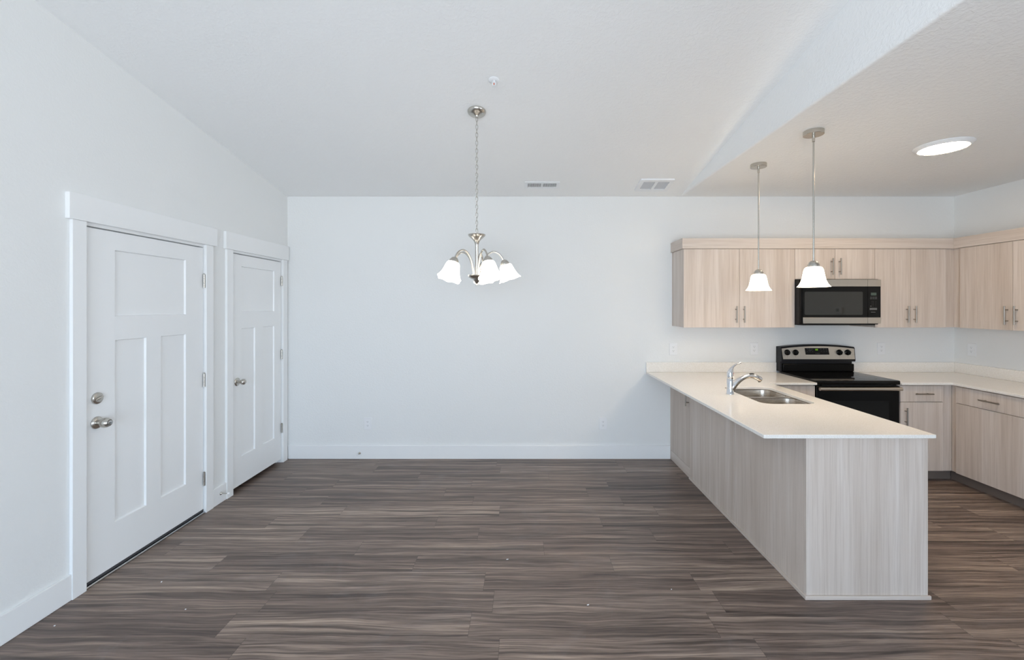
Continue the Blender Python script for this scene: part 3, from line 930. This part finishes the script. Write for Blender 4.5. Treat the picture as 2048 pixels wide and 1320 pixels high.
# ------------------------------------------------------------------ microwave under the short wall cabinet
MF = 4.166
mw = thing('microwave_oven', (3.03, YW, 1.416), 'stainless and black microwave oven mounted over the range', 'microwave')
MX0, MX1 = 2.6490, 3.4120
MB().box(MX0, MX1 - 0.004, MF + 0.026, YW, 1.420, 1.8535).build('body', 'side_black', mw, 0.002)
XD = 3.287                   # joint between door and control side
zt, z1, z2, zb = 1.849, 1.783, 1.488, 1.430
dr = MB().box(MX0 + 0.001, XD - 0.0012, MF, MF + 0.025, zb, zt).build('door', 'black_enamel', mw, 0.002)
MB().box(MX0 + 0.0005, XD - 0.0015, MF - 0.003, MF + 0.001, z1, zt).build('top_trim', 'steel_x', dr, 0.001)
MB().box(MX0 + 0.022, XD - 0.0015, MF - 0.003, MF + 0.001, zb, z2).build('bottom_trim', 'steel_x', dr, 0.001)
MB().box(MX0 + 0.022, XD - 0.0015, MF - 0.0025, MF + 0.001, z2 + 0.001, z1 - 0.001).build('door_glass', 'black_gloss', dr, 0.001)
MB().prism(rrect(2.684, 3.238, 1.512, 1.733, 0.012, 4), MF - 0.0036, MF - 0.0022, 'Y').build('window', 'window_black', dr)
sd = MB().box(XD + 0.0012, MX1 - 0.0005, MF, MF + 0.025, zb, zt).build('control_side', 'black_enamel', mw, 0.002)
MB().box(XD + 0.0015, MX1, MF - 0.003, MF + 0.001, z1, zt).build('top_trim', 'steel_x', sd, 0.001)
MB().box(XD + 0.0015, MX1, MF - 0.003, MF + 0.001, zb, z2).build('bottom_trim', 'steel_x', sd, 0.001)
MB().box(XD + 0.0015, MX1 - 0.003, MF - 0.0025, MF + 0.001, z2 + 0.001, z1 - 0.001).build('control_panel', 'black_gloss', sd, 0.001)
px = lambda u: 3.287 + (u - 137) / 12.58 / 210.0          # panel drawing units to metres
pz = lambda v: 1.597 - (555 + v / 12.57 - 612) / 210.0
MB().box(px(212), px(350), MF - 0.0034, MF - 0.0022, pz(452), pz(382)).build('display', 'lcd', sd)
def key(name, u0, u1, v0, v1, mat='key_print'):
    MB().box(px(u0), px(u1), MF - 0.0031, MF - 0.0022, pz(v1), pz(v0)).build(name, mat, sd, 0, 0)
for v in (495, 535):
    for u0, u1 in ((195, 240), (252, 298), (310, 365)):
        key('function_key', u0, u1, v - 7, v + 7)
key('start_bar', 182, 365, 764, 816)
key('power_mark', 195, 225, 712, 728)
key('small_print', 215, 325, 866, 876, 'slot')
for v in (600, 640, 680, 720):
    for u in (240, 275, 335):
        MB().lathe([(0, 0), (0.0017, 0), (0.0017, 0.0009), (0, 0.0009)], (px(u), MF - 0.0023, pz(v)), (0, -1, 0), 10).build('number_key', 'slot', sd, 0, 0)
MB().box(MX0 + 0.012, MX1 - 0.05, MF + 0.004, MF + 0.35, 1.4125, 1.4285).build('underside_vent', 'black_matte', mw, 0.003)

# ------------------------------------------------------------------ wall outlets
def outlet_proto(loc, label):
    t = thing('wall_outlet', loc, label, 'outlet', 'white duplex wall outlets')
    MB().box(-0.041, 0.041, -0.0065, -0.0002, -0.064, 0.064).build('cover_plate', 'plastic', t, 0.003, loc=(0, 0, 0))
    for z in (-0.0195, 0.0195):
        s = MB().prism(rrect(-0.0165, 0.0165, -0.0145, 0.0145, 0.010, 6), -0.0085, -0.006, 'Y').build('socket', 'plastic', t, 0.0008, loc=(0, 0, z))
        MB().box(-0.0075, -0.0055, -0.0089, -0.008, 0.000, 0.0085).build('slot', 'slot', s, loc=(0, 0, 0))
        MB().box(0.0055, 0.0075, -0.0089, -0.008, 0.001, 0.0080).build('slot', 'slot', s, loc=(0, 0, 0))
        MB().lathe([(0, 0), (0.0026, 0), (0.0026, 0.0009), (0, 0.0009)], (0, -0.008, -0.0065), (0, -1, 0), 12).build('slot', 'slot', s, loc=(0, 0, 0))
    MB().lathe([(0, 0), (0.003, 0), (0.0025, 0.001), (0, 0.0012)], (0, -0.0062, 0), (0, -1, 0), 12).build('screw', 'plastic', t, loc=(0, 0, 0))
    return t
op0 = outlet_proto((-1.618, YB, 0.367), 'white outlet low on the back wall below and left of the chandelier')
for loc, rz, lab in (((0.843, YB, 0.367), 0, 'white outlet low on the back wall near the peninsula'),
                     ((1.578, YB, 1.147), 0, 'white outlet above the left end of the peninsula backsplash'),
                     ((2.424, YB, 1.149), 0, 'white outlet on the wall just left of the range'),
                     ((3.754, YB, 1.150), 0, 'white outlet on the back wall right of the range'),
                     ((XR, 4.402, 1.157), PI / 2, 'white outlet on the right-hand wall over the corner worktop')):
    o = dup_tree(op0)
    o.location = loc
    o.rotation_euler = (0, 0, -rz)
    o['label'] = lab

# ------------------------------------------------------------------ door stops on the baseboards
def door_stop(loc, d, label):
    t = thing('door_stop', loc, label, 'door stop', 'door stops on the baseboards')
    MB().lathe([(0, 0.0002), (0.0125, 0.0002), (0.0125, 0.003), (0.008, 0.009), (0.0045, 0.012), (0.0045, 0.058), (0, 0.058)], loc, d, 18).build('rod', 'nickel', t)
    MB().lathe([(0, 0.056), (0.0075, 0.056), (0.0082, 0.060), (0.0082, 0.070), (0.006, 0.074), (0, 0.075)], loc, d, 18).build('bumper_tip', 'plastic', t)
door_stop((XL + BT, 3.545, 0.078), (1, 0, 0), 'small metal door stop on the short baseboard between the doors')
door_stop((-1.70, YB - BT, 0.062), (0, -1, 0), 'small metal door stop on the long back baseboard')

# ------------------------------------------------------------------ ceiling fittings
TILT = -math.atan(SLOPE)
def ceiling_thing(name, x, y, label, cat):
    t = thing(name, (x, y, ZV(y)), label, cat)
    t.rotation_euler = (TILT, 0, 0)
    return t
L0 = (0, 0, 0)
vt = ceiling_thing('air_vent', 0.1915, 4.303, 'narrow white slatted air vent in the sloping ceiling', 'vent')
fl = slab_with_holes([rrect(-0.171, 0.171, -0.073, 0.073, 0.004, 3), list(reversed(rrect(-0.141, -0.008, -0.042, 0.042, 0.003, 2))), list(reversed(rrect(0.008, 0.141, -0.042, 0.042, 0.003, 2)))], -0.007, -0.0003)
fl.build('frame', 'white_metal', vt, 0.002, 30, loc=L0)
MB().box(-0.142, 0.142, -0.043, 0.043, -0.0012, -0.0004).build('duct_shade_sheet', 'slot', vt, loc=L0)  # solid sheet behind the slats; the duct's inner shade is put into its grey
sl = MB()
for k in range(12):
    for b0 in (-0.141, 0.008):
        x = b0 + 0.006 + k * 0.0110
        bl = MB().box(-0.0025, 0.0025, -0.0415, 0.0415, -0.0012, 0.0012)
        bl.move(Matrix.Translation((x, 0, -0.0055)) @ Matrix.Rotation(math.radians(20 if b0 > 0 else -20), 4, 'Y'))
        sl.add(bl.v, bl.f)
sl.build('slats', 'white_metal', vt, 0, 0, loc=L0)

ex = ceiling_thing('exhaust_grille', 1.293, 4.295, 'square white fan grille with two grey panels in the sloping ceiling', 'grille')
hw, hh = 0.163, 0.128
o1 = rrect(-hw, hw, -hh, hh, 0.008, 4)
fl = slab_with_holes([o1, list(reversed(rrect(-0.125, -0.014, -0.085, 0.085, 0.004, 3))), list(reversed(rrect(0.014, 0.125, -0.085, 0.085, 0.004, 3)))], -0.016, -0.0003)
fl.build('frame', 'white_metal', ex, 0.006, 30, loc=L0, segs=3)
for x0, x1 in ((-0.126, -0.013), (0.013, 0.126)):
    g = MB().box(x0, x1, -0.086, 0.086, -0.0060, -0.0005)
    for k in range(24):
        y = -0.082 + k * 0.00713
        g.box(x0 + 0.002, x1 - 0.002, y - 0.0014, y + 0.0014, -0.0085, -0.006)
    g.build('grille_panel', 'grille_grey', ex, 0, 0, loc=L0)

sq = ceiling_thing('fire_sprinkler', -0.182, 2.795, 'small white fire sprinkler with orange bulb on the sloping ceiling', 'sprinkler')
MB().lathe([(0, -0.0002), (0.034, -0.0002), (0.034, -0.003), (0.028, -0.008), (0.016, -0.010), (0.014, -0.006), (0, -0.006)], n=32).build('escutcheon', 'white_metal', sq, loc=L0)
MB().lathe([(0, -0.006), (0.009, -0.006), (0.009, -0.018), (0.006, -0.021), (0, -0.021)], n=20).build('nozzle', 'white_metal', sq, loc=L0)
fa = MB()
for s_ in (-1, 1):
    fa.tube(spline([(s_ * 0.008, 0, -0.016), (s_ * 0.011, 0, -0.026), (s_ * 0.008, 0, -0.036), (0, 0, -0.042)], 4), 0.0022, 8)
fa.build('yoke', 'white_metal', sq, loc=L0)
MB().lathe([(0, -0.021), (0.0025, -0.022), (0.003, -0.030), (0.002, -0.038), (0, -0.039)], n=12).build('fluid_bulb', 'orange', sq, loc=L0)
MB().lathe([(0, -0.041), (0.005, -0.041), (0.013, -0.044), (0.013, -0.0452), (0, -0.0452)], n=24).build('deflector', 'white_metal', sq, loc=L0)

# round LED disc on the kitchen ceiling
cl = thing('ceiling_light', (3.003, 3.124, ZC), 'bright round flush ceiling light over the kitchen', 'light')
LP = (3.003, 3.124, ZC - 0.0003)
MB().lathe([(0, 0), (0.166, 0), (0.166, 0.004), (0.150, 0.018), (0.141, 0.024), (0.136, 0.0225), (0.136, 0.015), (0, 0.015)], LP, (0, 0, -1), 64).build('trim_ring', 'white_metal', cl)
MB().lathe([(0, 0.0155), (0.1355, 0.0155), (0.1355, 0.0215), (0.10, 0.0235), (0, 0.0245)], LP, (0, 0, -1), 64).build('diffuser', 'glow_disc', cl)

# ------------------------------------------------------------------ pendants over the peninsula
PEND = [(0.036, 0.0), (0.044, 0.002), (0.0515, 0.010), (0.0565, 0.025), (0.0605, 0.048), (0.0655, 0.074), (0.072, 0.096), (0.081, 0.114), (0.0905, 0.1265), (0.0940, 0.1300),
        (0.0915, 0.1300), (0.0875, 0.1250), (0.0780, 0.1120), (0.069, 0.094), (0.0625, 0.072), (0.0575, 0.046), (0.0535, 0.024), (0.048, 0.012), (0.036, 0.005), (0, 0.005)]
pd = thing('pendant_lamp', (1.906, 2.865, ZC), 'lit bell-glass pendant over the near end of the peninsula, hanging in front of the microwave', 'pendant', 'pendants over the peninsula')
MB().lathe([(0, 0.0003), (0.0595, 0.0003), (0.0600, 0.002), (0.0600, 0.026), (0.058, 0.028), (0, 0.028)], axis=(0, 0, -1), n=48).build('canopy', 'nickel', pd, loc=L0)
ZCAP = 0.850                                   # cap top below the ceiling
MB().lathe([(0, 0.027), (0.0085, 0.027), (0.0085, 0.070), (0.0055, 0.073), (0.0055, ZCAP + 0.004), (0, ZCAP + 0.004)], axis=(0, 0, -1), n=16).build('rod', 'nickel', pd, loc=L0)
MB().lathe([(0, ZCAP), (0.010, ZCAP), (0.020, ZCAP + 0.004), (0.0275, ZCAP + 0.013), (0.0290, ZCAP + 0.020), (0.0335, ZCAP + 0.022), (0.0350, ZCAP + 0.028), (0.0355, ZCAP + 0.040), (0.030, ZCAP + 0.0435), (0, ZCAP + 0.0435)], axis=(0, 0, -1), n=32).build('socket_cap', 'nickel', pd, loc=L0)
sh = MB().lathe([(r, h + ZCAP + 0.0405) for r, h in PEND], axis=(0, 0, -1), n=48).build('glass_shade', 'glow_pendant', pd, loc=L0)
MB().lathe([(0, 0.0), (0.012, 0.0), (0.014, 0.02), (0.024, 0.045), (0.027, 0.06), (0.022, 0.078), (0, 0.088)], (0, 0, -(ZCAP + 0.046)), (0, 0, -1), 20).build('bulb', 'glow_pendant', sh, loc=L0)
o = dup_tree(pd)
o.location = (1.905, 3.531, ZC)
o['label'] = 'lit bell-glass pendant over the sink end of the peninsula, nearer the back wall'

# ------------------------------------------------------------------ chandelier
HX, HY = -0.326, 3.119
HZ = ZV(HY)
ch = thing('chandelier', (HX, HY, HZ), 'brushed nickel chandelier with five lit bell glass shades on a chain', 'chandelier')
cx = MB().lathe([(0, 0.0003), (0.064, 0.0003), (0.066, 0.003), (0.0655, 0.008), (0.062, 0.016), (0.053, 0.024), (0.038, 0.0305), (0.022, 0.0345), (0.012, 0.039), (0.008, 0.048), (0, 0.050)], (0, 0, 0), (0, SLOPE * -1, -1), 48)
can = cx.build('canopy', 'nickel', ch, loc=L0)
for s_ in (-1, 1):
    MB().lathe([(0, 0), (0.004, 0), (0.004, 0.004), (0.002, 0.006), (0, 0.006)], (s_ * 0.042, -0.016, -0.021), (s_ * 0.3, -0.3, -1), 12).build('screw', 'alu', can, loc=L0)
z_cup = 2.105 - HZ
chn = MB()
zz = -0.045
k = 0
def link(mb, zc, h, wdt, turn, r=0.0017):
    pts = []
    n = 18
    for i in range(n + 1):
        a = 2 * PI * i / n
        x = wdt / 2 * math.cos(a)
        z = h / 2 * math.sin(a)
        x = max(-wdt / 2, min(wdt / 2, x * 1.25)) if abs(math.cos(a)) > 0.5 else x * 1.25
        p = Vector((x, 0, z))
        p.rotate(Matrix.Rotation(turn, 3, 'Z'))
        pts.append((p.x, p.y, p.z + zc))
    mb.tube(pts, r, 8)
pitch, LH = 0.0285, 0.0335
zc = -0.045 - 0.012
while zc > z_cup - 0.004:
    link(chn, zc, LH, 0.0165, PI / 2 * (k % 2) + 0.35)
    zc -= pitch
    k += 1
wire = [(0.002 * math.sin(i * 1.7), 0.002 * math.cos(i * 1.7), -0.048 + (z_cup + 0.046) * i / 40) for i in range(41)]
chn.tube(wire, 0.0012, 6)
chn.build('chain', 'nickel', ch, loc=L0)
up = lambda zw: zw - HZ
MB().lathe([(0, up(2.112)), (0.010, up(2.112)), (0.012, up(2.102)), (0.046, up(2.102)), (0.0605, up(2.107)), (0.0625, up(2.103)), (0.058, up(2.094)), (0.046, up(2.083)), (0.030, up(2.070)), (0.019, up(2.054)), (0.0125, up(2.036)), (0.0115, up(2.030)), (0.0115, up(1.812)), (0, up(1.812))], n=40).build('stem', 'nickel', ch, loc=L0)
MB().lathe([(0, up(1.816)), (0.054, up(1.816)), (0.062, up(1.8175)), (0.0635, up(1.812)), (0.056, up(1.800)), (0.038, up(1.790)), (0.026, up(1.785)), (0.021, up(1.776)), (0.013, up(1.765)), (0.008, up(1.757)), (0.0095, up(1.752)), (0.0085, up(1.744)), (0, up(1.741))], n=40).build('bowl_finial', 'nickel', ch, loc=L0)
prof = spline([(0.026, 1.812), (0.030, 1.850), (0.044, 1.905), (0.068, 1.952), (0.100, 1.980), (0.130, 1.9845), (0.158, 1.972), (0.180, 1.948), (0.193, 1.922)], 5)
TL = math.radians(19)
SHADE = [(0.031, 0.0), (0.040, 0.003), (0.046, 0.012), (0.0500, 0.028), (0.0545, 0.050), (0.060, 0.071), (0.068, 0.091), (0.0765, 0.106), (0.0820, 0.113),
         (0.0795, 0.1135), (0.0735, 0.1050), (0.065, 0.090), (0.057, 0.070), (0.0515, 0.049), (0.047, 0.028), (0.043, 0.014), (0.031, 0.006), (0, 0.006)]
for k in range(5):
    th = math.radians(10 + 72 * k)
    R = Matrix.Rotation(th, 4, 'Z')
    am = MB().tube([(r, 0, up(z)) for r, z in prof], 0.0062, 14).move(R).build('arm', 'nickel', ch, 0, 50, loc=L0)
    ax = (math.sin(TL), 0, -math.cos(TL))
    o0 = Vector((0.1915, 0, up(1.929)))
    MB().lathe([(0, 0), (0.008, 0), (0.018, 0.004), (0.025, 0.012), (0.0265, 0.019), (0.0305, 0.021), (0.0320, 0.027), (0.0325, 0.037), (0.028, 0.040), (0, 0.040)], o0, ax, 28).move(R).build('socket_cap', 'nickel', am, loc=L0)
    wv = lambda i, a: (0.0035 * math.cos(6 * a) if i in (8, 9) else (0.0015 * math.cos(6 * a) if i in (7, 10) else 0.0))
    MB().lathe([(r, h + 0.037) for r, h in SHADE], o0, ax, 48, wv).move(R).build('glass_shade', 'glow_arm', am, 0, 50, loc=L0)

# ------------------------------------------------------------------ thermostat on the right-hand wall (seen mirrored in the microwave door)
ts = thing('thermostat', (XR - 0.0005, 2.10, 1.535), 'small white thermostat on the right-hand wall, mirrored in the microwave', 'thermostat')
MB().box(XR - 0.028, XR - 0.0005, 2.035, 2.165, 1.490, 1.580).build('case', 'plastic', ts, 0.006)
MB().box(XR - 0.0292, XR - 0.0275, 2.052, 2.112, 1.515, 1.562).build('screen', 'lcd', ts)

# ------------------------------------------------------------------ paint flecks left on the floor
def fleck(x, y, sx, sy, rz, label):
    mb = MB()
    n = 7
    random.seed(int(abs(x * 1000)) + 7)
    pts = []
    for i in range(n):
        a = 2 * PI * i / n
        q = 0.75 + 0.4 * random.random()
        pts.append((sx / 2 * q * math.cos(a), sy / 2 * q * math.sin(a)))
    mb.prism(pts, 0.0, 0.0022)
    mb.move(Matrix.Translation((x, y, 0.0002)) @ Matrix.Rotation(rz, 4, 'Z'))
    o = mb.mesh('paint_fleck', 'fleck', (x, y, 0), 0)
    ob = bpy.data.objects.new('paint_fleck', o)
    COL.objects.link(ob)
    ob.location = (x, y, 0)
    tag(ob, label, 'fleck', 'white flecks on the floor')
def at(px_, py_):
    y = CAM_Z * 875.0 / (py_ - 612.0)
    return ((px_ - 1045.0) * y / 875.0, y)
for p, s_, lab in (((323, 1164), (0.006, 0.013), 'white fleck on the dark floor closest to the wide door'),
                   ((371, 1219), (0.008, 0.007), 'white fleck on the floor, second out from the wide door'),
                   ((109, 1252), (0.008, 0.008), 'white fleck on the floor beside the left baseboard'),
                   ((1015, 1119), (0.016, 0.006), 'thin white fleck in the middle of the open floor'),
                   ((1176, 1210), (0.014, 0.006), 'thin white fleck on the floor nearer the peninsula'),
                   ((1343, 1179), (0.006, 0.006), 'tiny white fleck on the floor beside the peninsula front')):
    x, y = at(*p)
    fleck(x, y, s_[0], s_[1], 0.3, lab)
